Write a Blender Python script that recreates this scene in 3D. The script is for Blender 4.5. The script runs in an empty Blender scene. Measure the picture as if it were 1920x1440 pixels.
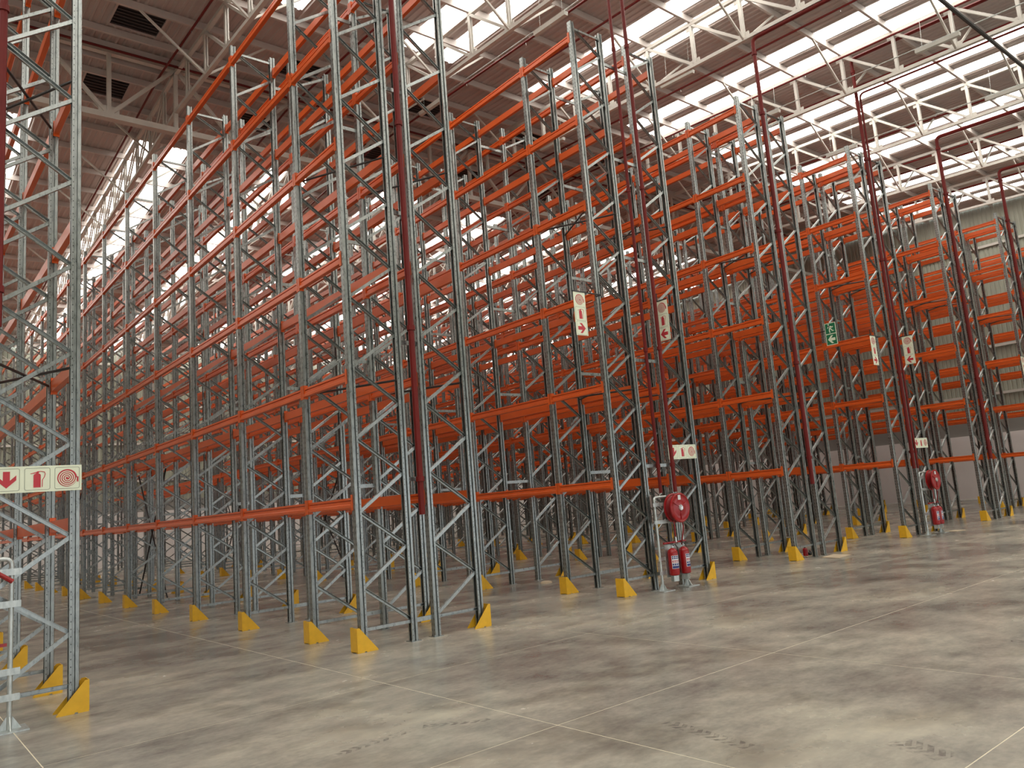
import bpy, math, random
from mathutils import Vector, Matrix
random.seed(7)
PI = math.pi
scene = bpy.context.scene
col = scene.collection

# ------------------------------------------------------------------ camera
F_PX, YAW, PITCH, ROLL = 1467.914, math.radians(40.962), math.radians(8.655), math.radians(-4.892)
PPX, PPY = 52.686, -6.649
cam_d = bpy.data.cameras.new('camera'); cam = bpy.data.objects.new('camera', cam_d); col.objects.link(cam)
cy, sy, cp, sp = math.cos(YAW), math.sin(YAW), math.cos(PITCH), math.sin(PITCH)
fwd = Vector((sy*cp, cy*cp, sp)); rgt = Vector((cy, -sy, 0)); upv = rgt.cross(fwd)
cr, sr = math.cos(ROLL), math.sin(ROLL)
r2 = cr*rgt + sr*upv; u2 = -sr*rgt + cr*upv
M = Matrix(((r2.x, u2.x, -fwd.x, 0), (r2.y, u2.y, -fwd.y, 0), (r2.z, u2.z, -fwd.z, 1.76), (0, 0, 0, 1)))
cam.matrix_world = M
cam_d.sensor_fit = 'HORIZONTAL'; cam_d.sensor_width = 36.0
cam_d.lens = F_PX/1920*36.0
cam_d.shift_x = -PPX/1920; cam_d.shift_y = PPY/1920
cam_d.clip_start = 0.05; cam_d.clip_end = 300
scene.camera = cam

# ------------------------------------------------------------------ world, exposure
SKYLIGHT = 7.0
w = bpy.data.worlds.new('world'); scene.world = w; w.use_nodes = True
bgn = w.node_tree.nodes['Background']; bgn.inputs[0].default_value = (0.86, 0.94, 1.0, 1); bgn.inputs[1].default_value = 3.6
vs = scene.view_settings
scene.display_settings.display_device = 'sRGB'
vs.view_transform = 'Standard'; vs.look = 'None'; vs.gamma = 1.0; vs.use_curve_mapping = False
vs.exposure = 0.0
try:
    scene.cycles.max_bounces = 5; scene.cycles.diffuse_bounces = 3; scene.cycles.glossy_bounces = 2; scene.cycles.transparent_max_bounces = 4
    scene.cycles.use_adaptive_sampling = True; scene.cycles.adaptive_threshold = 0.035
    scene.cycles.sample_clamp_indirect = 8.0
except Exception: pass

# ------------------------------------------------------------------ materials
MATS = {}
def mat(name, rgb=(.5,.5,.5), rough=.5, metal=0.0, spec=.5, emit=None):
    m = bpy.data.materials.new(name); m.use_nodes = True
    b = m.node_tree.nodes['Principled BSDF']
    b.inputs['Base Color'].default_value = (*rgb, 1); b.inputs['Roughness'].default_value = rough
    b.inputs['Metallic'].default_value = metal; b.inputs['Specular IOR Level'].default_value = spec
    if emit:
        b.inputs['Emission Color'].default_value = (*emit[0], 1); b.inputs['Emission Strength'].default_value = emit[1]
    MATS[name] = m
    return m
def nd(m, t, **kw):
    n = m.node_tree.nodes.new(t)
    for k, v in kw.items(): setattr(n, k, v)
    return n
def lk(m, a, b): m.node_tree.links.new(a, b)
def mth(m, op, a, b=None, clamp=False):
    n = nd(m, 'ShaderNodeMath', operation=op); n.use_clamp = clamp
    for i, v in enumerate((a, b)):
        if v is None: continue
        if hasattr(v, 'links'): lk(m, v, n.inputs[i])
        else: n.inputs[i].default_value = v
    return n.outputs[0]
def ramp(m, fac, stops):
    r = nd(m, 'ShaderNodeValToRGB'); e = r.color_ramp.elements
    while len(e) < len(stops): e.new(.5)
    for i, (p, c) in enumerate(stops):
        e[i].position = p; e[i].color = (*c, 1)
    lk(m, fac, r.inputs[0]); return r.outputs[0]
def noise(m, vec, scale, detail=3, rough=.5):
    n = nd(m, 'ShaderNodeTexNoise'); n.inputs['Scale'].default_value = scale; n.inputs['Detail'].default_value = detail
    n.inputs['Roughness'].default_value = rough
    if vec is not None: lk(m, vec, n.inputs['Vector'])
    return n.outputs['Fac']
def bsdf(m): return m.node_tree.nodes['Principled BSDF']
def mix(m, fac, a, b, blend='MIX'):
    n = nd(m, 'ShaderNodeMix', data_type='RGBA', blend_type=blend)
    for s, v in ((0, fac), (6, a), (7, b)):
        if hasattr(v, 'links'): lk(m, v, n.inputs[s])
        elif s == 0: n.inputs[s].default_value = v
        else: n.inputs[s].default_value = (*v, 1)
    return n.outputs[2]
def objc(m): return nd(m, 'ShaderNodeTexCoord').outputs['Object']
def mapped(m, vec, scale):
    n = nd(m, 'ShaderNodeMapping'); n.inputs['Scale'].default_value = scale; lk(m, vec, n.inputs[0]); return n.outputs[0]

def galv(name, holes=False, tone=1.0, rough=.4, metal=.7):
    m = mat(name, (.5,.52,.51), rough, metal)
    o = objc(m)
    f = noise(m, mapped(m, o, (26, 26, 9)), 1.0, 3, .6)
    c = ramp(m, f, [(.3, (.40*tone,.43*tone,.42*tone)), (.7, (.62*tone,.65*tone,.63*tone))])
    if holes:
        s = nd(m, 'ShaderNodeSeparateXYZ'); lk(m, o, s.inputs[0])
        x, y, z = s.outputs
        ay = mth(m, 'ABSOLUTE', y)
        fz = mth(m, 'FRACT', mth(m, 'DIVIDE', z, .076))
        col_ = mth(m, 'LESS_THAN', mth(m, 'ABSOLUTE', mth(m, 'SUBTRACT', ay, .027)), .006)
        slot = mth(m, 'MULTIPLY', col_, mth(m, 'LESS_THAN', fz, .42))
        slot = mth(m, 'MULTIPLY', slot, mth(m, 'LESS_THAN', x, -.044))
        hx = mth(m, 'LESS_THAN', mth(m, 'ABSOLUTE', mth(m, 'SUBTRACT', x, .030)), .0045)
        hole = mth(m, 'MULTIPLY', hx, mth(m, 'LESS_THAN', fz, .16))
        hole = mth(m, 'MULTIPLY', hole, mth(m, 'GREATER_THAN', ay, .04))
        h = mth(m, 'MAXIMUM', slot, hole)
        c = mix(m, h, c, (.012,.012,.012))
        lk(m, mth(m, 'SUBTRACT', metal, mth(m, 'MULTIPLY', h, metal)), bsdf(m).inputs['Metallic'])
    lk(m, c, bsdf(m).inputs['Base Color'])
    lk(m, mth(m, 'ADD', mth(m, 'MULTIPLY', f, .25), rough-.12), bsdf(m).inputs['Roughness'])
    return m
galv('galv_post', True, .60, .30, .88); galv('galv_brace', False, .66, .30, .88); galv('galv_pipe', False, 1.05, .40, .75)
def paint(name, rgb, rough=.4, var=.12, scale=3.0, spec=.5):
    m = mat(name, rgb, rough, 0, spec)
    f = noise(m, objc(m), scale, 4, .6)
    d = tuple(max(0, v*(1-var)) for v in rgb); l = tuple(min(1, v*(1+var)) for v in rgb)
    lk(m, ramp(m, f, [(.3, d), (.7, l)]), bsdf(m).inputs['Base Color'])
    return m
paint('orange', (.66,.105,.016), .30, .06)
paint('yellow', (.74,.41,.018), .42, .08, 9)
paint('red_pipe', (.145,.011,.009), .5, .12, 3, .25)
paint('red_gloss', (.30,.006,.008), .25, .1, 6)
paint('red_hose', (.22,.008,.008), .45, .1, 6)
paint('white_steel', (.62,.585,.535), .5, .06)
paint('cream_sign', (.80,.84,.66), .45, .03)
paint('sign_red', (.52,.035,.05), .45, .05)
paint('sign_line', (.25,.27,.20), .5, .05)
paint('sign_green', (.01,.16,.07), .4, .06)
paint('black_steel', (.022,.018,.018), .45, .1)
paint('dark_vent', (.02,.017,.02), .6, .1)
paint('vent_slat', (.06,.05,.05), .5, .1)
paint('cardboard', (.50,.40,.28), .85, .1, 6)
paint('label_white', (.75,.76,.78), .5, .03)
paint('label_blue', (.02,.03,.16), .5, .05)
paint('label_red', (.45,.03,.03), .5, .05)
paint('chrome', (.6,.6,.6), .25, .05)
MATS['chrome'].node_tree.nodes['Principled BSDF'].inputs['Metallic'].default_value = .8
paint('light_body', (.62,.61,.56), .5, .05)
paint('rubber', (.03,.03,.03), .6, .1)

# roof sheet underside, wall sheet, masonry
m = paint('roof_sheet', (.50,.43,.405), .5, .07, .7)
m = paint('purlin', (.56,.50,.47), .5, .06, .8)
m = paint('wall_sheet', (.36,.37,.30), .5, .07, .6)
m = paint('wall_white', (.78,.735,.715), .75, .05, .5)
m = paint('wall_grey', (.26,.25,.23), .6, .06, .5)
m = paint('column_paint', (.36,.34,.31), .6, .06, .5)
# translucent roof sheet: glows with the daylight that comes through it
m = mat('skylight', (.9,.9,.88), .5, emit=((1.0,.975,.895), SKYLIGHT))
# floor
m = mat('concrete', (.4,.38,.35), .3, 0, .5)
g = nd(m, 'ShaderNodeNewGeometry').outputs['Position']
n1 = noise(m, mapped(m, g, (.42, .50, 1)), 1.0, 6, .62)
n2 = noise(m, mapped(m, g, (1.6, 2.6, 1)), 1.0, 6, .70)
n3 = noise(m, mapped(m, g, (17, 23, 1)), 1.0, 3, .6)
n4 = noise(m, mapped(m, g, (.62, .75, 1)), 1.3, 4, .58)
v = mth(m, 'ADD', mth(m, 'MULTIPLY', n1, .60), mth(m, 'ADD', mth(m, 'MULTIPLY', n2, .30), mth(m, 'MULTIPLY', n3, .10)))
c = ramp(m, v, [(.37, (.145,.137,.122)), (.46, (.25,.238,.206)), (.54, (.355,.335,.28)), (.64, (.50,.465,.37))])
stain = ramp(m, n4, [(.50, (1,1,1)), (.66, (.64,.625,.61))])
c = mix(m, 1.0, c, stain, 'MULTIPLY')
pink = noise(m, mapped(m, g, (.4, .5, 1)), 1.3, 3)
c = mix(m, mth(m, 'MULTIPLY', ramp(m, pink, [(.5, (0,0,0)), (.7, (1,1,1))]), .25), c, (.34,.29,.25))
# black rubber marks left by tyres
sp_ = nd(m, 'ShaderNodeSeparateXYZ'); lk(m, g, sp_.inputs[0]); gx_, gy_ = sp_.outputs[0], sp_.outputs[1]
rub = None; nr = noise(m, mapped(m, g, (9, 9, 1)), 1.0, 3, .6)
for (ax_, ay_), (bx_, by_), wd_ in (((2.75,5.86),(3.4,5.93),.05), ((3.55,5.93),(4.0,5.6),.05), ((4.72,4.3),(4.58,3.45),.06), ((5.2,2.75),(5.08,2.35),.10), ((8.6,3.2),(8.9,2.6),.05)):
    L_ = math.hypot(bx_-ax_, by_-ay_); ux_, uy_ = (bx_-ax_)/L_, (by_-ay_)/L_
    dx_ = mth(m, 'SUBTRACT', gx_, ax_); dy_ = mth(m, 'SUBTRACT', gy_, ay_)
    al_ = mth(m, 'ADD', mth(m, 'MULTIPLY', dx_, ux_), mth(m, 'MULTIPLY', dy_, uy_))
    pe_ = mth(m, 'ABSOLUTE', mth(m, 'SUBTRACT', mth(m, 'MULTIPLY', dx_, uy_), mth(m, 'MULTIPLY', dy_, ux_)))
    k_ = mth(m, 'MULTIPLY', mth(m, 'LESS_THAN', pe_, wd_), mth(m, 'MULTIPLY', mth(m, 'GREATER_THAN', al_, 0.0), mth(m, 'LESS_THAN', al_, L_)))
    tr_ = mth(m, 'LESS_THAN', mth(m, 'FRACT', mth(m, 'DIVIDE', mth(m, 'ADD', al_, mth(m, 'MULTIPLY', pe_, .8)), .085)), .6)
    k_ = mth(m, 'MULTIPLY', k_, tr_)
    rub = k_ if rub is None else mth(m, 'MAXIMUM', rub, k_)
rub = mth(m, 'MULTIPLY', rub, ramp(m, nr, [(.40, (0,0,0)), (.58, (.62,.62,.62))]))
c = mix(m, rub, c, (.085,.078,.072))
lk(m, c, bsdf(m).inputs['Base Color'])
lk(m, mth(m, 'ADD', mth(m, 'MULTIPLY', n1, .24), .13), bsdf(m).inputs['Roughness'])
bp = nd(m, 'ShaderNodeBump'); bp.inputs['Strength'].default_value = .02; bp.inputs['Distance'].default_value = .01
lk(m, n3, bp.inputs['Height']); lk(m, bp.outputs[0], bsdf(m).inputs['Normal'])
paint('joint_filler', (.62,.56,.42), .6, .12, 4)

# ------------------------------------------------------------------ mesh helpers
class MB:
    def __init__(s): s.v = []; s.f = []
    def add(s, vs, fs):
        o = len(s.v); s.v += [tuple(p) for p in vs]; s.f += [tuple(i+o for i in f) for f in fs]; return s
    def box(s, x0, x1, y0, y1, z0, z1):
        return s.add([(x0,y0,z0),(x1,y0,z0),(x1,y1,z0),(x0,y1,z0),(x0,y0,z1),(x1,y0,z1),(x1,y1,z1),(x0,y1,z1)],
                     [(0,3,2,1),(4,5,6,7),(0,1,5,4),(1,2,6,5),(2,3,7,6),(3,0,4,7)])
    def sweep(s, prof, a, b, side, up=None, caps=True):
        """closed 2-D profile (u,v) swept from a to b; u runs along `side`"""
        a, b = Vector(a), Vector(b); d = (b-a).normalized(); sd = Vector(side); sd = (sd - d*sd.dot(d)).normalized(); u = d.cross(sd)
        n = len(prof); vs = [a+sd*p[0]+u*p[1] for p in prof]+[b+sd*p[0]+u*p[1] for p in prof]
        fs = [(i, (i+1) % n, n+(i+1) % n, n+i) for i in range(n)]
        if caps: fs += [tuple(range(n))[::-1], tuple(range(n, 2*n))]
        return s.add(vs, fs)
    def bar(s, a, b, wd, dp, side=(0,1,0)):
        h, k = wd/2, dp/2
        return s.sweep([(-h,-k),(h,-k),(h,k),(-h,k)], a, b, side)
    def tube(s, a, b, r, n=8):
        a, b = Vector(a), Vector(b); d = (b-a).normalized(); side = Vector((0,0,1)) if abs(d.z) < .9 else Vector((1,0,0))
        return s.sweep([(r*math.cos(2*PI*i/n), r*math.sin(2*PI*i/n)) for i in range(n)], a, b, side)
    def path(s, pts, r, n=8):
        pts = [Vector(p) for p in pts]; rings = []
        prev = None
        for i, p in enumerate(pts):
            d = (pts[min(i+1, len(pts)-1)]-pts[max(i-1, 0)]).normalized()
            if prev is None: sd = d.orthogonal().normalized()
            else: sd = (prev - d*prev.dot(d)).normalized()
            prev = sd; u = d.cross(sd)
            rings.append([p+sd*r*math.cos(2*PI*k/n)+u*r*math.sin(2*PI*k/n) for k in range(n)])
        vs = [q for rg in rings for q in rg]; fs = []
        for i in range(len(rings)-1):
            for k in range(n): fs.append((i*n+k, i*n+(k+1) % n, (i+1)*n+(k+1) % n, (i+1)*n+k))
        fs += [tuple(range(n))[::-1], tuple(range((len(rings)-1)*n, len(rings)*n))]
        return s.add(vs, fs)
    def lathe(s, prof, o, axis='z', n=16):
        vs = []; fs = []; o = Vector(o)
        for (r, h) in prof:
            for k in range(n):
                c_, s_ = r*math.cos(2*PI*k/n), r*math.sin(2*PI*k/n)
                vs.append(o+(Vector((c_, s_, h)) if axis == 'z' else Vector((c_, h, s_)) if axis == 'y' else Vector((h, c_, s_))))
        m_ = len(prof)
        for i in range(m_-1):
            for k in range(n): fs.append((i*n+k, i*n+(k+1) % n, (i+1)*n+(k+1) % n, (i+1)*n+k))
        fs += [tuple(range(n))[::-1], tuple(range((m_-1)*n, m_*n))]
        return s.add(vs, fs)
    def plate(s, poly, t0, t1, plane='xz'):
        n = len(poly)
        def P(p, t): return (p[0], t, p[1]) if plane == 'xz' else (t, p[0], p[1])
        vs = [P(p, t0) for p in poly]+[P(p, t1) for p in poly]
        return s.add(vs, [tuple(range(n)), tuple(range(n, 2*n))[::-1]]+[(i, n+i, n+(i+1) % n, (i+1) % n) for i in range(n)])
    def mesh(s, name, material, smooth=False):
        me = bpy.data.meshes.new(name); me.from_pydata(s.v, [], s.f); me.materials.append(MATS[material])
        import bmesh
        bm = bmesh.new(); bm.from_mesh(me); bmesh.ops.recalc_face_normals(bm, faces=bm.faces); bm.to_mesh(me); bm.free()
        if smooth:
            for p in me.polygons: p.use_smooth = True
            try: me.set_sharp_from_angle(angle=math.radians(40))
            except Exception: pass
        me.update(); return me
def link(name, me, parent=None, loc=(0,0,0), rz=0.0, kind=None):
    o = bpy.data.objects.new(name, me); col.objects.link(o); o.location = loc; o.rotation_euler = (0, 0, rz)
    if parent: o.parent = parent
    if kind: o['kind'] = kind
    return o
def tag(o, label, cat, group=None):
    o['label'] = label; o['category'] = cat
    if group: o['group'] = group
    return o
def empty(name, loc=(0,0,0), rz=0.0, parent=None):
    o = link(name, None, parent, loc, rz); o.empty_display_size = .2; return o

# ------------------------------------------------------------------ dimensions
XW, XE, YS, YN = -14.0, 41.5, -10.0, 53.0       # building shell
RIDGE = 21.7; SL = .055
def zl(y): return 12.14 + SL*(y if y <= RIDGE else 2*RIDGE-y)       # truss bottom chord
ZU, ZR = 1.17, 1.42                              # top chord and roof sheet above it

# ------------------------------------------------------------------ floor slabs
floor = empty('floor'); floor['kind'] = 'structure'
base = link('slab_bed', MB().box(XW, XE, YS, YN, -.3, -.0012).mesh('slab_bed', 'joint_filler'), floor)
xs = [XW]+[1.13-3.06*k for k in range(4, 0, -1)]+[1.13, 4.2, 7.18, 10.84]+[10.84+3.06*k for k in range(1, 11)]
xs = [x for x in xs if XW <= x < XE-1]+[XE]
ys = [YS]+[4.98+2.77*k for k in range(-5, 18)]; ys = sorted(set(v_ for v_ in ys if YS <= v_ < YN-1))+[YN]
cache = {}
for i in range(len(xs)-1):
    for j in range(len(ys)-1):
        wx, wy = round(xs[i+1]-xs[i], 3), round(ys[j+1]-ys[j], 3)
        if (wx, wy) not in cache: cache[(wx, wy)] = MB().box(.005, wx-.005, .005, wy-.005, -.02, 0).mesh('concrete_slab', 'concrete')
        link('concrete_slab', cache[(wx, wy)], floor, (xs[i], ys[j], 0))

# ------------------------------------------------------------------ walls
def rib_sheet(width, length, name, material, ribs=3, h=.03):
    """ribbed sheet: width along x, length along y, ribs pointing -z"""
    b = MB(); pts = [(0, 0)]
    p = width/max(ribs, 1)
    for k in range(ribs):
        x0 = k*p + p*.5
        pts += [(x0-.045, 0), (x0-.022, -h), (x0+.022, -h), (x0+.045, 0)]
    pts.append((width, 0)); n = len(pts)
    vs = [(x, 0, z) for x, z in pts]+[(x, length, z) for x, z in pts]
    b.add(vs, [(i, i+1, n+i+1, n+i) for i in range(n-1)])
    return b.mesh(name, material)
def wall(name, a, b, zt):
    """lower masonry, dark band, ribbed sheeting in sheets; a->b along the inside face"""
    a, b = Vector((*a, 0)), Vector((*b, 0)); L = (b-a).length; d = (b-a).normalized(); ang = math.atan2(d.y, d.x)
    root = empty(name, a, ang); root['kind'] = 'structure'     # local x along the wall, +y into the wall
    link('masonry', MB().box(0, L, 0, .25, 0, 3.1).mesh('masonry', 'wall_white'), root)
    link('flashing_band', MB().box(0, L, .06, .2, 3.1, 3.75).mesh('flashing_band', 'wall_grey'), root)
    n = int(L/.8); wd = L/n
    me = rib_sheet(wd, zt-3.75, 'wall_sheet', 'wall_sheet', 4, .028)
    for k in range(n):
        o = link('wall_sheet', me, root, (k*wd, .12, 3.75)); o.rotation_euler = (PI/2, 0, 0)
    for z in (5.0, 7.3, 9.65, 12.25):
        link('girt', MB().box(0, L, .0, .09, z-.06, z+.06).mesh('girt', 'white_steel'), root)
    return root
wall('wall_right', (XE, YN), (XE, YS), 15.2)
wall('wall_back', (XW, YN), (XE, YN), 15.2)
wall('wall_left', (XW, YS), (XW, YN), 15.2)
# front wall behind the camera: open dock doors to the yard
wf = empty('wall_front', (0, YS, 0)); wf['kind'] = 'structure'
DOORS = [-6.0, 2.0, 10.0, 18.0, 26.0, 34.0]; DW, DH = 1.9, 4.6
ex = [XW]+[v_ for d_ in DOORS for v_ in (d_-DW, d_+DW)]+[XE]
for q in range(0, len(ex), 2): link('masonry', MB().box(ex[q], ex[q+1], -.25, 0, 0, DH).mesh('masonry', 'wall_white'), wf)
nS = 69; wS = (XE-XW)/nS; meS = rib_sheet(wS, 15.2-DH, 'wall_sheet', 'wall_sheet', 4, .028)
for q in range(nS):
    o = link('wall_sheet', meS, wf, (XE-q*wS, -.12, DH)); o.rotation_euler = (PI/2, 0, PI)
for q, d_ in enumerate(DOORS):
    dr = empty('door_%d' % (q+1), (d_, YS, 0)); dr['kind'] = 'structure'
    fr_ = MB().box(-DW-.08, -DW, -.3, .05, 0, DH).box(DW, DW+.08, -.3, .05, 0, DH).box(-DW-.08, DW+.08, -.3, .05, DH, DH+.1)
    link('door_frame', fr_.mesh('door_frame', 'wall_grey'), dr)
    link('roller_box', MB().lathe([(.28,-DW), (.28,DW)], (0, .3, DH+.35), 'x', 16).mesh('roller_box', 'wall_grey'), dr)
    pl_ = bpy.data.lights.new('door_portal', 'AREA'); pl_.shape = 'RECTANGLE'; pl_.size = 2*DW; pl_.size_y = DH; pl_.cycles.is_portal = True
    po = bpy.data.objects.new('door_portal', pl_); col.objects.link(po); po.location = (d_, YS-.3, DH/2); po.rotation_euler = (PI/2, 0, PI)
yard = link('ground', MB().box(-60, 90, -70, YS-.25, -.4, -.02).mesh('ground', 'wall_white')); yard['kind'] = 'structure'

# ------------------------------------------------------------------ roof
ceiling = empty('ceiling'); ceiling['kind'] = 'structure'
ang = math.atan(SL)
def roof_piece(name, me, x, y0, parent, dz=0.0):
    o = link(name, me, parent, (x, y0, zl(y0)+ZR+dz))
    o.rotation_euler = (ang if y0 < RIDGE-.01 else -ang, 0, 0); return o
sheet_w = [.62, .52, .60]+[.564]*5
k0 = math.floor((XW-15.33)/4.56)
segs = [(YS, 17.1), (17.1, RIDGE), (RIDGE, 26.3), (26.3, YN)]
rs_cache = {}
def roof_mesh(wd, ln, sky):
    key = (wd, round(ln, 3), sky)
    if key not in rs_cache: rs_cache[key] = rib_sheet(wd, ln/math.cos(ang), 'skylight_sheet' if sky else 'roof_sheet', 'skylight' if sky else 'roof_sheet', 0 if sky else 3, .03)
    return rs_cache[key]
x = 15.33 + k0*4.56
while x < XE:
    for i, wd in enumerate(sheet_w):
        if x+wd > XW and x < XE:
            if i in (0, 2):
                for s_, (ya, yb) in enumerate(segs):
                    roof_piece('skylight_sheet' if s_ in (0, 3) else 'roof_sheet', roof_mesh(wd, yb-ya, s_ in (0, 3)), x, ya, ceiling)
            else:
                for ya, yb in ((YS, RIDGE), (RIDGE, YN)): roof_piece('roof_sheet', roof_mesh(wd, yb-ya, False), x, ya, ceiling)
        x += wd
link('ridge_cap', MB().box(XW, XE, RIDGE-.3, RIDGE+.3, zl(RIDGE)+ZR+.0, zl(RIDGE)+ZR+.05).mesh('ridge_cap', 'roof_sheet'), ceiling)
py = [9.9+1.53*k for k in range(-12, 8)]+[21.38]; py = [y for y in py if y > YS]
py = py+[2*RIDGE-y for y in py if 2*RIDGE-y < YN]
pm = MB().sweep([(-.035,-.09),(.035,-.09),(.035,.09),(-.035,.09)], (XW,0,0), (XE,0,0), (0,1,0)).mesh('purlin', 'purlin')
for y in py: link('purlin', pm, ceiling, (0, y, zl(y)+ZR-.125))

# trusses along y
T0X, TD = 11.25, 5.045
web_v = None
def truss(k, front):
    x = T0X+TD*k
    names = {-3: 'well left of the left rack', -2: 'above the left-edge rack', -1: 'above the tall central rack', 0: 'above the large hose reel', 1: 'above the exit sign rack',
             2: 'above the smaller hose reel', 3: 'third from the grey wall', 4: 'second from the grey wall', 5: 'nearest the grey wall'}
    root = empty('roof_truss', (x, 0, 0))
    tag(root, 'white roof truss '+('this side of' if front else 'beyond')+' the girder, '+names[k], 'truss', 'white lattice roof trusses')
    ya, yb = (YS+.3, RIDGE) if front else (RIDGE, YN-.3)
    for nm, dz, sz in (('bottom_chord', 0, .095), ('top_chord', ZU, .10)):
        link(nm, MB().bar((0, ya, zl(ya)+dz), (0, yb, zl(yb)+dz), sz, sz, (1,0,0)).mesh(nm, 'white_steel'), root)
    ns = [y for y in py if ya-.1 < y < yb+.1 and abs(y-21.38) > .1 and abs(y-22.02) > .1]
    sep = front and -2 <= k <= 5
    joined = MB(); fb = []
    for i, y in enumerate(sorted(ns)):
        sgn = -1.53 if front else 1.53
        for a, b, wd in (((0, y, zl(y)), (0, y, zl(y)+ZU), .085), ((0, y, zl(y)+ZU), (0, y+sgn, zl(y+sgn)), .07)):
            if not (ya-.1 <= b[1] <= yb+.1): continue
            t = MB() if sep and y > -3 else joined
            # a web is a pair of angles with a slot between
            for s_ in (-.028, .028): t.bar((s_, *a[1:]), (s_, *b[1:]), .035, wd, (1,0,0))
            if t is not joined: link('web_member', t.mesh('web_member', 'white_steel'), root)
        kk = round((y-9.9)/1.53) if front else round((2*RIDGE-y-9.9)/1.53)
        if kk % 2 == 0 and y > -4:
            for s_ in (-1, 1):
                t = MB().bar((0, y, zl(y)-.03), (s_*1.55, y, zl(y)+ZR-.2), .05, .05, (0,1,0))
                link('fly_brace', t.mesh('fly_brace', 'white_steel'), root)
        t = MB().box(-.012, .012, y-.16, y+.16, zl(y)-.02, zl(y)+.16)
        t.box(-.012, .012, y-.16, y+.16, zl(y)+ZU-.16, zl(y)+ZU+.02)
        joined.add(t.v, t.f)
    if joined.f: link('lattice', joined.mesh('lattice', 'white_steel'), root, kind='stuff')
for k in range(-3, 6): truss(k, True)
for k in range(-2, 6): truss(k, False)
# girder along x under the ridge
gr = empty('roof_girder', (0, RIDGE, 0)); tag(gr, 'deep white lattice girder crossing under the roof ridge', 'girder')
GZ0, GZ1 = 12.75, 14.62
link('bottom_chord', MB().bar((XW+.2,0,GZ0), (XE-.2,0,GZ0), .22, .16, (0,1,0)).mesh('bottom_chord', 'white_steel'), gr)
link('top_chord', MB().bar((XW+.2,0,GZ1), (XE-.2,0,GZ1), .16, .14, (0,1,0)).mesh('top_chord', 'white_steel'), gr)
stepx = TD/3
gx = T0X-TD*5
i = 0
while gx+i*stepx < XE-.5:
    x = gx+i*stepx
    if x > XW+.3:
        # lower node every other panel, top nodes between
        if i % 2 == 1 or i % 3 == 0: link('web_member', MB().bar((x,0,GZ0), (x,0,GZ1), .10, .10, (0,1,0)).mesh('web_member', 'white_steel'), gr)
        if i % 2 == 1:
            for s_ in (-1, 1):
                if XW+.3 < x+s_*stepx < XE-.3:
                    link('web_member', MB().bar((x,0,GZ0+.05), (x+s_*stepx,0,GZ1), .09, .09, (0,1,0)).mesh('web_member', 'white_steel'), gr)
            link('gusset', MB().box(x-.25, x+.25, -.02, .02, GZ0+.05, GZ0+.3).mesh('gusset', 'white_steel'), gr)
    i += 1

# smoke vents each side of the ridge
vx = [4.8-4.25, 4.8, 9.05, 13.3, 17.55, 21.8]
vf = MB(); 
for a in ((-.60,-.55,-.52,.52),(.55,.60,-.52,.52),(-.60,.60,-.57,-.52),(-.60,.60,.52,.57)): vf.box(a[0], a[1], a[2], a[3], -.07, .0)
vfm = vf.mesh('frame', 'roof_sheet'); vbm = MB().box(-.55,.55,-.52,.52,-.03,-.015).mesh('opening', 'dark_vent')
vsm = MB().add([(-.55,-.035,-.055),(.55,-.035,-.055),(.55,.035,-.035),(-.55,.035,-.035),(-.55,-.035,-.05),(.55,-.035,-.05),(.55,.035,-.03),(-.55,.035,-.03)],
               [(0,3,2,1),(4,5,6,7),(0,1,5,4),(1,2,6,5),(2,3,7,6),(3,0,4,7)]).mesh('slat', 'vent_slat')
vo = ['far-left', 'left-hand', 'second', 'third', 'fourth', 'fifth']
for j, x in enumerate(vx):
    for y, sd in ((19.83, 'this side of'), (23.5, 'beyond')):
        r = empty('roof_vent', (x, y, zl(y)+ZR-.02)); r.rotation_euler = (ang if y < RIDGE else -ang, 0, 0)
        tag(r, 'dark louvred smoke vent %s the ridge, %s of six along it' % (sd, vo[j]), 'roof vent', 'smoke vents along the ridge')
        link('frame', vfm, r); link('opening', vbm, r)
        for q in range(7): link('slat', vsm, r, (0, -.45+.15*q, 0))

# ------------------------------------------------------------------ racks
D = .759; B1 = 1.471; B = 2.683; Y0 = 9.75; TOP = 10.80
LV = [1.935, 3.658, 5.352, 7.073, 8.771, 10.471]
NF = 16
def fy(i): return Y0 if i == 0 else Y0+B1+(i-1)*B
# upright: thin omega section, web facing -x
def offset_path(path, t):
    out = []
    for i, p in enumerate(path):
        a = Vector(path[max(i-1, 0)]); b = Vector(path[min(i+1, len(path)-1)]); p = Vector(p)
        e1 = (p-a).normalized() if i > 0 else (b-p).normalized(); e2 = (b-p).normalized() if i < len(path)-1 else e1
        n1 = Vector((-e1.y, e1.x)); n2 = Vector((-e2.y, e2.x)); n_ = (n1+n2).normalized(); out.append(tuple(p+n_*t/max(.5, n_.dot(n1))))
    return out
half = [(-.05, .042), (-.044, .050), (-.012, .050), (-.006, .028), (.012, .028), (.018, .048), (.046, .048), (.046, .022)]
pth = [(x, -y) for x, y in half[::-1]]+half
prof = pth+offset_path(pth, -.0035)[::-1]
n_ = len(prof)
b = MB(); b.add([(x, y, .008) for x, y in prof]+[(x, y, TOP) for x, y in prof],
                [(i, (i+1) % n_, n_+(i+1) % n_, n_+i) for i in range(n_)])
post_me = b.mesh('upright', 'galv_post')
fp = MB().box(-.085, .075, -.075, .075, 0, .008)
for sx, sy_ in ((-.065,-.06),(.055,.06)): fp.lathe([(.011,.008),(.011,.026),(.006,.03)], (sx, sy_, 0), n=6)
foot_me = fp.mesh('foot_plate', 'galv_brace')
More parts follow.
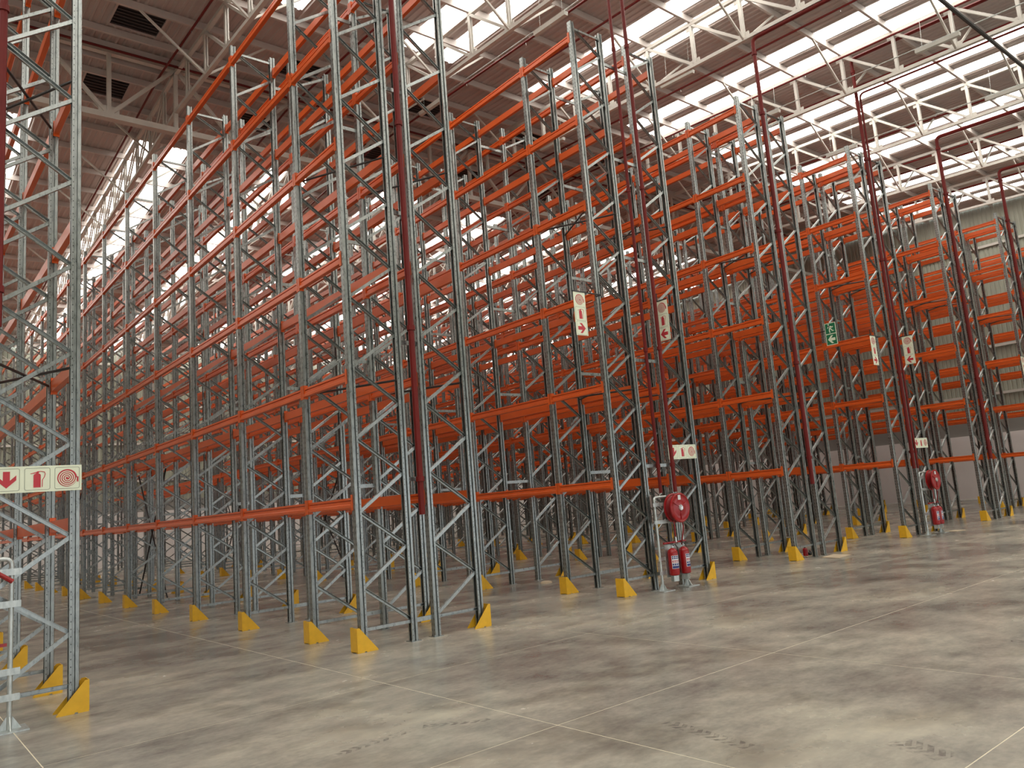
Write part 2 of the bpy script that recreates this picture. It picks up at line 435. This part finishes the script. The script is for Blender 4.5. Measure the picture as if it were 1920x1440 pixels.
# braces: C-channel
cs = [(-.021,.020),(.021,.020),(.021,-.020),(.0178,-.020),(.0178,.0168),(-.0178,.0168),(-.0178,-.020),(-.021,-.020)]
XA, XB = .028, D-.028
def diag(b_, k):     # k-th diagonal from the bottom; even ones climb from inner to outer post
    z = .30+.5*k
    a, c = ((XB, 0, z), (XA, 0, z+.5)) if k % 2 == 0 else ((XA, 0, z), (XB, 0, z+.5))
    c = (c[0], c[1], min(c[2], 10.7))
    sd = (0,0,1)
    b_.sweep(cs, a, c, (0,0,1))
ND = 21
d_even = MB(); diag(d_even, 0); d_even = d_even.mesh('brace', 'galv_brace')
d_odd = MB(); diag(d_odd, 1); d_odd = d_odd.mesh('brace', 'galv_brace')
hz = MB(); hz.sweep(cs, (XA,0,0), (XB,0,0), (0,0,1)); hz = hz.mesh('tie', 'galv_brace')
allb = MB()
for k in range(ND): diag(allb, k)
for z in (.27, 10.68): allb.sweep(cs, (XA,0,z), (XB,0,z), (0,0,1))
allb = allb.mesh('bracing', 'galv_brace')
# beams: along +y, outer face -x
bp_ = [(.022,.068),(-.028,.068),(-.028,.040),(-.010,.036),(-.010,.027),(-.028,.022),(-.028,-.014),(-.046,-.024),(-.046,-.062),(-.040,-.068),(.022,-.068)]
def beam_shape(b_, L, con, off=(0,0,0), flip=1):
    ox, oy, oz = off
    n = len(bp_)
    pr = [(-.012+u_, v_) for u_, v_ in bp_]
    b_.add([(ox+flip*u_, oy, oz+v_) for u_, v_ in pr]+[(ox+flip*u_, oy+L, oz+v_) for u_, v_ in pr],
           [(i, (i+1) % n, n+(i+1) % n, n+i) for i in range(n)]+[tuple(range(n)), tuple(range(n, 2*n))])
    if con:
        for e in (0, 1): conn_shape(b_, (ox, oy+e*L, oz), 1 if e == 0 else -1, flip)
def conn_shape(b_, at, s_, flip=1):
    x, y, z = at
    def bx(x0, x1, y0, y1, z0, z1):
        xs_ = sorted((x+flip*x0, x+flip*x1)); ys_ = sorted((y+s_*y0, y+s_*y1)); b_.box(*xs_, *ys_, z+z0, z+z1)
    bx(-.060, -.0515, -.046, .004, -.10, .11); bx(-.060, .012, -.002, .004, -.10, .11)
LB, LS = B-.104, B1-.104
def bm_mesh(L, con):
    t = MB(); beam_shape(t, L, con); return t.mesh('beam', 'orange')
beam_me = {(s_, c_): bm_mesh(LS if s_ else LB, c_) for s_ in (0, 1) for c_ in (0, 1)}
t = MB(); conn_shape(t, (0,0,0), 1)
for z in (-.05, .0, .05): t.lathe([(.006, 0), (.006, -.004)], (-.060, -.022, z), 'x', 6)
con_a = t.mesh('end_connector', 'orange'); t = MB(); conn_shape(t, (0,0,0), -1); con_b = t.mesh('end_connector', 'orange')

ROWS = {  # name: x of the left-hand post, gap between the two racks, description
 'L': (None, .372, 'left-edge rack'),
 'A': (5.013, .372, 'tall central rack'),
 'B': (10.005, .752, 'rack with large hose reel'),
 'C': (15.353, .372, 'rack by green exit sign'),
 'D': (20.527, .372, 'rack with smaller hose reel'),
 'E': (25.836, .372, 'third rack from grey wall'),
 'F': (31.36, .372, 'second rack from grey wall'),
 'G': (36.75, .372, 'rack nearest grey wall')}
RLABEL = {
 'L': 'galvanised pallet rack with orange beams cut off by the left edge, behind the fire sign',
 'A': 'tall central galvanised pallet rack row with orange beams and one red pipe at its end',
 'B': 'galvanised pallet rack row with orange beams behind the large red hose reel',
 'C': 'galvanised pallet rack row with orange beams beside the green running-man sign',
 'D': 'galvanised pallet rack row with orange beams behind the smaller red hose reel',
 'E': 'third galvanised pallet rack row with orange beams counting from the grey wall',
 'F': 'second galvanised pallet rack row with orange beams counting from the grey wall',
 'G': 'galvanised pallet rack row with orange beams nearest the grey side wall'}
SEPB = {'L': 4, 'A': 5, 'B': 4, 'C': 3, 'D': 2, 'E': 1, 'F': 1, 'G': 0}      # frames with braces one by one
CONN = {'L': 3, 'A': 5, 'B': 3, 'C': 2, 'D': 1}
BAYS = {'L': 12, 'A': 12, 'B': 12, 'C': 12, 'D': 10, 'E': 9, 'F': 8, 'G': 8}
def posts_x(r):
    x, g_, _ = ROWS[r]
    if r == 'L': return [None, None, 1.69-D, 1.69]
    return [x, x+D, x+D+g_, x+2*D+g_]
for r in ROWS:
    px = posts_x(r); ox = px[2] if r == 'L' else px[0]
    root = empty('pallet_rack', (ox, Y0, 0)); tag(root, RLABEL[r], 'pallet rack', 'pallet rack rows')
    far = MB(); spc = MB()
    for i in range(NF):
        y = fy(i)-Y0
        for side in ((0, 1) if r != 'L' else (1,)):
            x_out = px[3] if side else px[0]
            fr = empty('upright_frame', (x_out-ox, y, 0), PI if side else 0, root)
            link('upright', post_me, fr); link('upright', post_me, fr, (D, 0, 0), PI)
            if i < SEPB[r]:
                link('foot_plate', foot_me, fr); link('foot_plate', foot_me, fr, (D, 0, 0), PI)
                for k in range(ND-1):
                    link('brace', d_even if k % 2 == 0 else d_odd, fr, (0, 0, .5*(k - k % 2)))
                tb = MB(); diag(tb, ND-1); link('brace', tb.mesh('brace', 'galv_brace'), fr)
                for z in (.27, 10.68): link('tie', hz, fr, (0, 0, z))
            else: link('bracing', allb, fr, kind='stuff')
        if r != 'L':
            for z in (.27, 2.21, 4.2, 6.2, 8.2, 10.2):
                bb = (px[1]+.05-ox, px[2]-.05-ox, y+.0, y+.03, z-.03, z+.03)
                if i < 6: link('row_spacer', MB().box(*bb).mesh('row_spacer', 'galv_brace'), root)
                else: spc.box(*bb)
    if spc.f: link('row_spacers', spc.mesh('row_spacers', 'galv_brace'), root, kind='stuff')
    for i in range(NF-1):
        short = 1 if i == 0 else 0; L = LS if short else LB
        for ln in range(4):
            if px[ln] is None: continue
            left = ln in (0, 2)
            for z in LV:
                if i < BAYS[r]:
                    near = i < CONN.get(r, 0) and ln in (0, 3)
                    loc = (px[ln]-ox, (fy(i)+.052 if left else fy(i+1)-.052)-Y0, z)
                    o = link('beam', beam_me[(short, 0 if near else 1)], root, loc, 0 if left else PI)
                    if near:
                        link('end_connector', con_a, o); link('end_connector', con_b, o, (0, L, 0))
                else: beam_shape(far, L, False, (px[ln]-ox, fy(i)+.052-Y0, z), 1 if left else -1)
    if far.f: link('far_beams', far.mesh('far_beams', 'orange'), root, kind='stuff')
    # plan bracing rods of the short end bay
    for z in (LV[1]-.02, LV[3]-.02):
        for a, c_ in (((0, 1), (2, 3)) if r != 'L' else ((2, 3),)):
            for ya, yb in ((Y0, fy(1)), (fy(1), Y0)):
                t = MB().tube((px[a]-ox+.02, ya-Y0, z+(.03 if ya == Y0 else 0)), (px[c_]-ox-.02, yb-Y0, z+(.03 if ya == Y0 else 0)), .017, 6)
                link('plan_brace', t.mesh('plan_brace', 'black_steel'), root)
    if r in 'AB':
        for i in ((5, 9) if r == 'A' else (5, 8)):
            for s_ in (0, 1):
                ya, yb = (fy(i), fy(i+1)) if s_ else (fy(i+1), fy(i))
                t = MB().tube((px[1]+.12-ox, ya-Y0, .12), (px[1]+.12-ox, yb-Y0, 3.4), .02, 6)
                link('spine_brace', t.mesh('spine_brace', 'black_steel'), root)

# ------------------------------------------------------------------ yellow guards
gd = MB()
for y in (-.095, .09):     # two gussets astride the post
    gd.plate([(-.128,.0),(-.03,.0),(-.03,.012),(.0,.012),(.0,.0),(.165,.0),(.165,.012),(-.095,.315),(-.128,.315)], y, y+.005)
gd.box(-.133, -.127, -.095, .095, .012, .315)
gd.box(-.133, -.09, -.095, -.06, 0, .005).box(-.133, -.09, .06, .095, 0, .005)
guard_me = gd.mesh('upright_guard', 'yellow')
bolt_me = MB().lathe([(.016,0),(.016,.02),(.009,.024)], (0,0,0), n=6).mesh('anchor_bolt', 'rubber')
ORD = ['first','second','third','fourth','fifth','sixth','seventh','eighth','ninth','tenth','eleventh','twelfth','thirteenth','fourteenth','fifteenth','sixteenth']
for r in ROWS:
    px = posts_x(r)
    for i in range(12 if r in 'LAB' else 9 if r in 'CD' else 7):
        for ln in (0, 3):
            if px[ln] is None: continue
            o = link('upright_guard', guard_me, None, (px[ln], fy(i), 0), 0 if ln == 0 else PI)
            tag(o, 'yellow upright guard, %s along %s face of %s' % (ORD[i], 'left' if ln == 0 else 'right', ROWS[r][2]), 'guard', 'yellow upright guards')
            if i < 3 and r in 'LABCD':
                for sy_ in (-.075, .075): link('anchor_bolt', bolt_me, o, (-.11, sy_, .004))

# ------------------------------------------------------------------ sprinkler pipes
def pipe(name, pts, r, label, cat='pipe', group=None, fittings=(), material='red_pipe', n=8):
    o = link(name, MB().path(pts, r, n).mesh(name, material, True)); tag(o, label, cat, group)
    for (p, rr, h, ax) in fittings:
        pr = [(rr, -h/2), (rr, h/2)]
        link('coupling', MB().lathe(pr, p, ax, 10).mesh('coupling', material), o)
    return o
def elbow(p, a, b, r=.15, n=5):
    """rounded corner at p between directions a (incoming) and b (outgoing)"""
    p, a, b = Vector(p), Vector(a), Vector(b); out = []
    for i in range(n+1):
        t = i/n; q0 = p-a*r; q2 = p+b*r; out.append(tuple(q0*(1-t)**2+p*2*t*(1-t)+q2*t*t))
    return out
def riser(x, y, z0, z1, r, label, run_to=-6.0, drop=0.0):
    pts = [(x, y, z0), (x, y, z1-.3)]+elbow((x, y, z1), (0,0,1), (0,-1,-SL), .16)+[(x, run_to, z1-SL*(y-run_to))]
    return pipe('sprinkler_riser', pts, r, label, 'pipe', 'red sprinkler risers', [((x, y, z), r*1.35, .07, 'z') for z in (2.2, 4.4, 7.6, 10.6, z1-.4) if z > z0+.3])
riser(5.96, 9.64, 1.70, 12.60, .045, 'red sprinkler riser standing in the gap of the tall central rack')
riser(11.15, 9.72, 1.70, 12.62, .032, 'thin red riser left of the pair above the large hose reel')
riser(11.30, 9.50, 1.70, 12.55, .038, 'red riser right of the pair above the large hose reel')
riser(16.30, 9.68, 1.60, 12.58, .05, 'red sprinkler riser in the gap of the rack by the exit sign')
riser(21.47, 9.68, 1.75, 13.70, .05, 'thick red riser above the smaller hose reel')
riser(21.56, 9.62, 1.75, 12.62, .03, 'thin red riser beside the thick one above the smaller hose reel')
riser(26.76, 9.65, 1.85, 12.58, .06, 'red sprinkler riser in the third rack from the grey wall')
riser(32.15, 9.62, 1.85, 12.58, .06, 'red sprinkler riser in the second rack from the grey wall')
riser(.955, 9.56, 4.0, 12.5, .042, 'red sprinkler riser at the very left edge of the picture')
# bare valve tails under the risers
# branch lines along y below the roof
bl = [(9.4, .9), (14.0, .9), (18.48, .9), (23.0, .9), (27.5, .9), (32.0, .9), (36.6, 1.0), (5.78, .95), (12.3, .35), (21.22, 1.07), (31.45, 1.07)]
for q, (x, dz) in enumerate(bl):
    pts = [(x, y, zl(y)+dz) for y in (YS+.5, RIDGE, YN-.5)]
    o = pipe('sprinkler_branch', pts, .03, 'red sprinkler branch pipe under roof, %s' % (
        ['between central rack and hose reel rack','between hose reel rack and exit sign rack','over the aisle right of the exit sign rack','over the aisle right of the small hose reel','over the aisle left of second-last rack',
         'over the aisle left of the last rack','along the grey wall side','over the aisle left of the central rack','low beside the first light line','on the truss above the small hose reel','on the truss above the last rack'][q]), 'pipe', 'red sprinkler branch pipes')
    hm = MB().lathe([(.008, -.10), (.014, -.08), (.014, -.05), (.006, -.02)], (0,0,0), n=6)
    for y in [-2+2.6*k for k in range(9)]:
        link('sprinkler_head', bpy.data.meshes.get('sprinkler_head') or hm.mesh('sprinkler_head', 'chrome'), o, (x, y, zl(y)+dz))
pipe('cross_main', [(XW+1, 5.96, 12.2), (XE-.5, 5.96, 12.2)], .05, 'dark brown pipe running crosswise under the roof at the top right', 'pipe', None, (), 'black_steel')
pipe('ridge_main', [(XW+1, 21.25, 14.45), (XE-.5, 21.25, 14.45)], .035, 'dark red pipe running crosswise along the ridge above the girder', 'pipe')

# ------------------------------------------------------------------ light lines
for q, (x, dz, nm) in enumerate([(12.0, .2, 'over the aisle left of the large hose reel'), (16.68, .2, 'above the exit sign rack'), (20.85, .2, 'above the small hose reel rack'), (25.6, .2, 'above the third rack from the wall')]):
    yy = (7.1, 12.35, 17.6) if q < 2 else (7.1, 12.35)
    t = link('light_trunking', MB().tube((x, YS+1, zl(YS+1)+dz), (x, RIDGE-.2, zl(RIDGE-.2)+dz), .016, 6).mesh('light_trunking', 'galv_pipe'))
    tag(t, 'thin grey conduit under the roof '+nm, 'conduit', 'hung conduits')
    for j, y in enumerate(yy):
        r = empty('linear_light', (x, y, zl(y)+dz-.09)); r.rotation_euler = (ang, 0, 0)
        tag(r, '%s pale unlit linear light %s' % (['nearest', 'middle', 'farthest'][j], nm), 'light', 'hung linear lights')
        link('body', MB().sweep([(-.07,-.05),(.07,-.05),(.05,.05),(-.05,.05)], (0,-.56,0), (0,.56,0), (1,0,0)).mesh('body', 'light_body'), r)
        link('sensor', MB().lathe([(.03,-.06),(.03,-.03)], (0,0,0), n=8).mesh('sensor', 'light_body'), r)
        for s_ in (-.4, .4): link('hanger', MB().tube((.03, s_, .03), (.03, s_, .9), .004, 4).mesh('hanger', 'galv_pipe'), r)

# ------------------------------------------------------------------ building column far back
c_ = empty('building_column', (11.9, 47.6, 0)); tag(c_, 'plain grey building column far back between the rack rows', 'column')
link('shaft', MB().box(-.24, .24, -.24, .24, 0, 12.3).mesh('shaft', 'column_paint'), c_)
link('base_plate', MB().box(-.34, .34, -.34, .34, 0, .03).mesh('base_plate', 'column_paint'), c_)

# ------------------------------------------------------------------ signs
def frame_poly(x0, x1, z0, z1, r, t, n=4):
    def rr(x0, x1, z0, z1, r):
        out = []
        for cx_, cz_, a0 in ((x1-r, z1-r, 0), (x0+r, z1-r, 90), (x0+r, z0+r, 180), (x1-r, z0+r, 270)):
            for k in range(n+1):
                a = math.radians(a0+90*k/n); out.append((cx_+r*math.cos(a), cz_+r*math.sin(a)))
        return out
    return rr(x0, x1, z0, z1, r), rr(x0+t, x1-t, z0+t, z1-t, max(r-t, .002))
def ring(b_, outer, inner, y):
    n = len(outer); b_.add([(x, y, z) for x, z in outer]+[(x, y, z) for x, z in inner], [(i, (i+1) % n, n+(i+1) % n, n+i) for i in range(n)])
def flat(poly, y): 
    return MB().plate(poly, y, y+.0015)
def spiral_strip(b_, cx_, cz_, r0, r1, turns, wd, y, n=90):
    vs = []
    for i in range(n+1):
        t_ = i/n; a = turns*2*PI*t_; r = r0+(r1-r0)*t_
        for s_ in (-wd/2, wd/2): vs.append((cx_+(r+s_)*math.cos(a), y, cz_+(r+s_)*math.sin(a)))
    b_.add(vs, [(2*i, 2*i+1, 2*i+3, 2*i+2) for i in range(n)])
def circ(cx_, cz_, r, n=28): return [(cx_+r*math.cos(2*PI*k/n), cz_+r*math.sin(2*PI*k/n)) for k in range(n)]
EXT = [(-.035,-.088),(.030,-.088),(.030,.038),(.024,.05),(.010,.058),(.010,.066),(.018,.070),(.004,.082),(-.010,.072),(-.062,.058),(-.062,.052),(-.012,.060),(-.014,.056),(-.028,.05),(-.035,.038)]
ARROW = {'down': [(0,-.085),(.085,-.005),(.085,.045),(.030,-.008),(.030,.085),(-.030,.085),(-.030,-.008),(-.085,.045),(-.085,-.005)]}
ARROW['left'] = [(-z, x) if False else (z, x) for x, z in ARROW['down']]
ARROW['right'] = [(-z, x) for x, z in ARROW['down']]
def panel(root, cx_, cz_, s, what, frame=True):
    """one pictogram square of side s, drawn on the sign face (-y)"""
    y = -.008
    k = s/.25
    if frame:
        o_, i_ = frame_poly(cx_-s*.46, cx_+s*.46, cz_-s*.46, cz_+s*.46, .02*k, .004*k)
        b_ = MB(); ring(b_, o_, i_, y); link('border', b_.mesh('border', 'sign_line'), root)
    if what == 'reel':
        link('hose_pictogram', flat(circ(cx_, cz_, .092*k), y).mesh('hose_pictogram', 'sign_red'), root)
        b_ = MB(); spiral_strip(b_, cx_, cz_, .010*k, .086*k, 4.0, .0085*k, y-.0025); link('spiral_line', b_.mesh('spiral_line', 'cream_sign'), root)
        link('hose_end', flat([(cx_+.084*k, cz_+.01*k), (cx_+.105*k, cz_+.01*k), (cx_+.105*k, cz_-.045*k), (cx_+.092*k, cz_-.045*k)], y).mesh('hose_end', 'sign_red'), root)
    elif what == 'extinguisher':
        link('extinguisher_pictogram', flat([(cx_+x*k, cz_+z*k) for x, z in EXT], y).mesh('extinguisher_pictogram', 'sign_red'), root)
        b_ = MB(); pts = [(.004,.076),(.03,.078),(.062,.072),(.070,.05),(.062,.02),(.045,-.01),(.043,-.085)]
        b_.path([(cx_+x*k, y, cz_+z*k) for x, z in pts], .0035*k, 5); link('hose_line', b_.mesh('hose_line', 'sign_red'), root)
    else:
        link('arrow_pictogram', flat([(cx_+x*k, cz_+z*k) for x, z in ARROW[what]], y).mesh('arrow_pictogram', 'sign_red'), root)
def board(root, x0, x1, z0, z1, m_='cream_sign'):
    link('board', MB().box(x0, x1, -.006, 0, z0, z1).mesh('board', m_), root)
def long_sign(loc, label):
    r = empty('fire_sign', loc); tag(r, label, 'sign', 'long fire equipment signs')
    board(r, 0, .81, -.135, .135)
    for j, wt in enumerate(('down', 'extinguisher', 'reel')): panel(r, .135+.27*j, 0, .25, wt)
long_sign((.935, 9.665, 2.42), 'long cream fire sign with red arrow, extinguisher and hose, at the left edge')
long_sign((11.42, 9.665, 2.44), 'long cream fire sign above the large hose reel')
long_sign((21.66, 9.665, 2.43), 'long cream fire sign above the smaller hose reel')
def tall_sign(loc, rz, arrow, label, bracket):
    r = empty('fire_sign', loc, rz); tag(r, label, 'sign', 'tall hanging fire signs')
    board(r, -.14, .14, -.39, .39)
    panel(r, 0, .255, .265, 'reel', False); panel(r, 0, -.0, .265, 'extinguisher'); panel(r, 0, -.26, .265, arrow)
    a, b_ = bracket
    link('bracket', MB().bar((a, -.003, .40), (b_, -.003, .40), .02, .02, (0,0,1)).mesh('bracket', 'black_steel'), r)
    link('bracket_arm', MB().bar(((a if rz else b_), -.003, .40), ((a if rz else b_), .11 if not rz else .012, .40), .02, .02, (0,0,1)).mesh('bracket_arm', 'black_steel'), r)
    link('hanger', MB().bar((-.1, -.003, .40), (-.1, -.003, .56), .015, .015, (1,0,0)).mesh('hanger', 'black_steel'), r)
tall_sign((9.40, 9.60, 4.92), 0, 'right', 'tall cream fire sign with right arrow, hung left of the large hose reel rack', (-.16, .555))
tall_sign((11.50, 9.505, 4.955), -PI/2, 'left', 'tall cream fire sign with left arrow, on the large hose reel rack', (-.195, .14))
tall_sign((20.04, 9.60, 4.90), 0, 'right', 'tall cream fire sign with right arrow, hung left of the small hose reel rack', (-.16, .437))
tall_sign((21.64, 9.41, 4.97), -PI/2, 'left', 'tall cream fire sign with left arrow, on the small hose reel rack', (-.29, .14))
tall_sign((31.0, 9.60, 4.95), 0, 'right', 'tall cream fire sign at the right edge of the picture', (-.16, .31))
# exit sign
r = empty('exit_sign', (17.40, 9.315, 5.09), -PI/2); tag(r, 'green exit sign with running man over a left arrow', 'sign')
board(r, -.14, .14, -.27, .27)
for zc in (.132, -.132): link('green_panel', MB().box(-.127, .127, -.0075, -.006, zc-.122, zc+.122).mesh('green_panel', 'sign_green'), r)
k = 1.0
man = [[(-.045,.075),(-.055,.055),(-.005,.050),(.02,.055),(.045,.03),(.07,.045),(.075,.032),(.045,.008),(.02,.028),(.012,.0),(.045,-.025),(.05,-.05),(.085,-.05),(.085,-.065),(.033,-.065),(.025,-.035),(-.005,-.012),(-.015,-.05),(-.005,-.095),(-.028,-.095),(-.04,-.045),(-.03,.0),(-.02,.03),(-.045,.03),(-.06,.0),(-.075,.008),(-.055,.045)]]
for pl in man: link('running_man', MB().plate([(x*1.05, .132+z*1.1) for x, z in pl], -.0095, -.0078).mesh('running_man', 'cream_sign'), r)
link('head', MB().plate(circ(-.038, .225, .019, 14), -.0095, -.0078).mesh('head', 'cream_sign'), r)
link('arrow', MB().plate([(x*1.12, -.132+z*1.12) for x, z in ARROW['left']], -.0095, -.0078).mesh('arrow', 'cream_sign'), r)
link('bracket', MB().bar((-.14, .01, .1), (-.43, .01, .1), .02, .02, (0,0,1)).bar((-.42, .01, .1), (-.42, -.115, .1), .02, .02, (0,0,1)).mesh('bracket', 'black_steel'), r)

# ------------------------------------------------------------------ hose reels and extinguishers
def stand(x, y, w_, where, short):
    r = empty('hose_reel_stand', (x, y, 0)); tag(r, 'galvanised pipe stand with base plates '+where, 'stand', 'hose reel stands')
    h = w_/2
    for s_, nm in ((-1, 'upright_pipe'), (1, 'upright_pipe')):
        pts = [(s_*h, 0, .01), (s_*h, 0, 1.45)]+elbow((s_*h, 0, 1.63), (0,0,1), (-s_, 0, 0), .07)+[(s_*.02, 0, 1.63)]
        o = link('upright_pipe', MB().path(pts, .024, 10).mesh('upright_pipe', 'galv_pipe', True), r)
        link('base_plate', MB().box(s_*h-.15, s_*h+.15, -.15, .15, 0, .012).mesh('base_plate', 'galv_pipe'), o)
        for a in (0, 90):
            t = MB().plate([(s_*h-.10 if a == 0 else -.10, .012), (s_*h+.10 if a == 0 else .10, .012), (s_*h+.026 if a == 0 else .026, .13), (s_*h-.026 if a == 0 else -.026, .13)], *((-.004, .004) if a == 0 else (s_*h-.004, s_*h+.004)), 'xz' if a == 0 else 'yz')
            link('gusset', t.mesh('gusset', 'galv_pipe'), o)
    for z in (.31, .55, 1.19, 1.50):
        link('cross_bar', MB().box(-h-.07, h+.08, -.033, -.027, z-.032, z+.032).mesh('cross_bar', 'galv_pipe'), r)
    link('hook_bar', MB().box(-.30, .30, -.10, -.07, .80, .83).mesh('hook_bar', 'red_gloss'), r)
    link('backing_plate', MB().box(-.24, .24, -.045, -.034, .22, .78).mesh('backing_plate', 'galv_pipe'), r)
    return r
def reel(x, y, z, where):
    r = empty('hose_reel', (x, y, z)); tag(r, 'round red fire hose reel '+where, 'hose reel', 'red hose reels')
    R = .265
    for yy, nm in ((-.17, 'disc'), (-.03, 'disc')):
        pr = [(.03, yy-.012), (.10, yy-.018), (.13, yy-.008), (.22, yy-.008), (R-.02, yy-.02), (R, yy-.012), (R, yy+.012), (R-.02, yy+.006), (.03, yy+.006)]
        link('disc', MB().lathe(pr, (0,0,0), 'y', 32).mesh('disc', 'red_gloss', True), r)
    hose = link('hose', MB().lathe([(.10,-.15)]+[(rr, q) for q_ in range(5) for rr, q in ((.215, -.15+.024*q_), (.232, -.138+.024*q_))]+[(.215,-.035),(.10,-.035)], (0,0,0), 'y', 28).mesh('hose', 'red_hose', True), r)
    hub = link('hub', MB().lathe([(.012,-.20),(.05,-.205),(.055,-.19),(.055,-.17)], (0,0,0), 'y', 16).mesh('hub', 'chrome', True), r)
    link('axle', MB().lathe([(.025,-.03),(.025,.0),(.06,.005),(.06,.012)], (0,0,0), 'y', 12).mesh('axle', 'red_gloss'), r)
    link('maker_label', MB().box(-.035, .035, -.181, -.178, .14, .225).mesh('maker_label', 'label_white'), r)
    for a in (30, 150, 270):
        c1, s1 = math.cos(math.radians(a)), math.sin(math.radians(a))
        link('disc_rib', MB().bar((.06*c1, -.186, .06*s1), (.2*c1, -.182, .2*s1), .02, .012, (0,1,0)).mesh('disc_rib', 'red_gloss'), r)
    t = MB().path([(.09,-.10,-.22),(.10,-.12,-.33),(.09,-.10,-.46),(.06,-.08,-.60),(.07,-.06,-.66)], .013, 8)
    link('hose_tail', t.mesh('hose_tail', 'red_hose', True), hose)
    t = MB().path([(-.12,-.10,-.22),(-.13,-.11,-.36),(-.12,-.10,-.50)], .013, 8)
    link('nozzle_hose', t.mesh('nozzle_hose', 'red_hose', True), hose)
    link('nozzle', MB().lathe([(.017,-.60),(.017,-.52),(.012,-.50)], (-.12,-.10,0), 'z', 10).mesh('nozzle', 'chrome'), hose)
    return r
def extinguisher(x, y, z, turn, where):
    r = empty('fire_extinguisher', (x, y, z), turn); tag(r, 'red fire extinguisher with blue and white label, '+where, 'extinguisher', 'red fire extinguishers')
    body = link('body', MB().lathe([(.075,0),(.09,.012),(.092,.03),(.092,.385),(.085,.425),(.06,.455),(.03,.468),(.022,.475)], (0,0,0), 'z', 24).mesh('body', 'red_gloss', True), r)
    link('valve', MB().lathe([(.022,.47),(.022,.50),(.014,.505),(.014,.53)], (0,0,0), 'z', 12).mesh('valve', 'chrome'), r)
    link('handle', MB().box(-.012,.012,-.10,.02,.525,.537).box(-.012,.012,-.085,.02,.55,.56).mesh('handle', 'black_steel'), r)
    link('gauge', MB().lathe([(.016,-.03),(.016,-.018)], (0,0,.49), 'y', 12).mesh('gauge', 'chrome'), r)
    link('discharge_hose', MB().path([(.02,0,.515),(.07,0,.53),(.105,0,.48),(.108,0,.34),(.106,0,.16),(.104,0,.10)], .010, 8).mesh('discharge_hose', 'rubber', True), r)
    def patch(nm, a0, a1, z0, z1, mt, rr, par):
        n = 8; vs = []
        for q in range(n+1):
            a = math.radians(a0+(a1-a0)*q/n); vs += [(rr*math.sin(a), -rr*math.cos(a), z0), (rr*math.sin(a), -rr*math.cos(a), z1)]
        return link(nm, MB().add(vs, [(2*q, 2*q+2, 2*q+3, 2*q+1) for q in range(n)]).mesh(nm, mt), par)
    lb = patch('label', -48, 48, .12, .345, 'label_white', .0932, r)
    for z0, z1, mt in ((.315,.338,'label_blue'),(.285,.306,'label_blue'),(.243,.262,'label_red'),(.222,.234,'label_red'),(.178,.208,'label_blue'),(.126,.168,'label_blue')):
        if z1-z0 > .035: patch('print', -44, 44, z0, z1, mt, .0936, lb)
        else:
            for q in range(4): patch('print', -43+23*q, -25+23*q, z0, z1, mt, .0936, lb)
    link('support', MB().box(-.05,.05,-.05,.06,-.10,-.0).mesh('support', 'galv_pipe'), r)
    return r
stand(11.05, 9.52, .68, 'under the large hose reel', 'large'); reel(11.15, 9.48, 1.415, 'on the stand in the middle, the largest in view')
extinguisher(10.90, 9.38, .25, -.35, 'left one under the large hose reel'); extinguisher(11.21, 9.38, .25, .25, 'right one under the large hose reel')
stand(21.45, 9.40, .80, 'under the smaller hose reel at the right', 'small'); reel(21.52, 9.36, 1.41, 'further right, seen small past the exit sign')
extinguisher(21.33, 9.26, .25, .1, 'left one under the smaller hose reel'); extinguisher(21.57, 9.26, .25, .3, 'right one under the smaller hose reel')
stand(.77, 9.50, .68, 'cut off at the left edge', 'left'); reel(.67, 9.46, 1.41, 'cut off at the left edge')
# lever handle of the left reel
h_ = link('valve_lever', MB().tube((.98, 9.33, 1.50), (1.10, 9.33, 1.41), .022, 8).mesh('valve_lever', 'red_gloss')); tag(h_, 'short red valve lever at the left edge', 'lever')

# ------------------------------------------------------------------ loose things on the floor
def sheet(name, pts, t_, label, m_='cardboard'):
    o = link(name, MB().add([(x, y, .003) for x, y in pts]+[(x, y, .003+t_) for x, y in pts], [(3,2,1,0),(4,5,6,7),(0,1,5,4),(1,2,6,5),(2,3,7,6),(3,0,4,7)]).mesh(name, m_)); tag(o, label, 'cardboard'); return o
sheet('cardboard_sheet', [(15.75, 8.97), (16.42, 9.06), (16.50, 9.52), (15.88, 9.46)], .012, 'flat cardboard sheet on the floor at the exit sign rack')
sheet('cardboard_sheet', [(16.0, 9.88), (16.3, 9.8), (16.45, 10.1), (16.1, 10.2)], .01, 'small cardboard piece under the red can')
can = empty('red_can', (16.18, 10.02, .014)); tag(can, 'small red can standing on cardboard near the exit sign rack', 'can')
link('body', MB().lathe([(.05,0),(.055,.005),(.055,.15),(.03,.17)], (0,0,0), 'z', 14).mesh('body', 'red_gloss', True), can)
link('cap', MB().lathe([(.018,.17),(.018,.2)], (0,0,0), 'z', 10).mesh('cap', 'rubber'), can)
tl = empty('tool_lump', (16.33, 9.98, .014)); tag(tl, 'small dark tool lying beside the red can', 'tool')
link('body', MB().lathe([(.03,-.08),(.035,-.05),(.03,.06),(.015,.08)], (0,0,.035), 'x', 10).mesh('body', 'rubber'), tl)
link('grip', MB().tube((.0,0,.05), (-.04,.0,.10), .014, 6).mesh('grip', 'rubber'), tl)
sheet('cardboard_sheet', [(22.05, 9.1), (22.40, 9.0), (22.5, 9.3), (22.1, 9.42)], .01, 'small cardboard sheet under the smaller extinguishers')
rg = link('rag', MB().lathe([(.13,0),(.12,.03),(.07,.045),(.02,.05)], (11.1, 13.15, 0), 'z', 9).mesh('rag', 'cardboard', True)); tag(rg, 'crumpled brown rag on the floor between central and hose reel racks', 'rag')
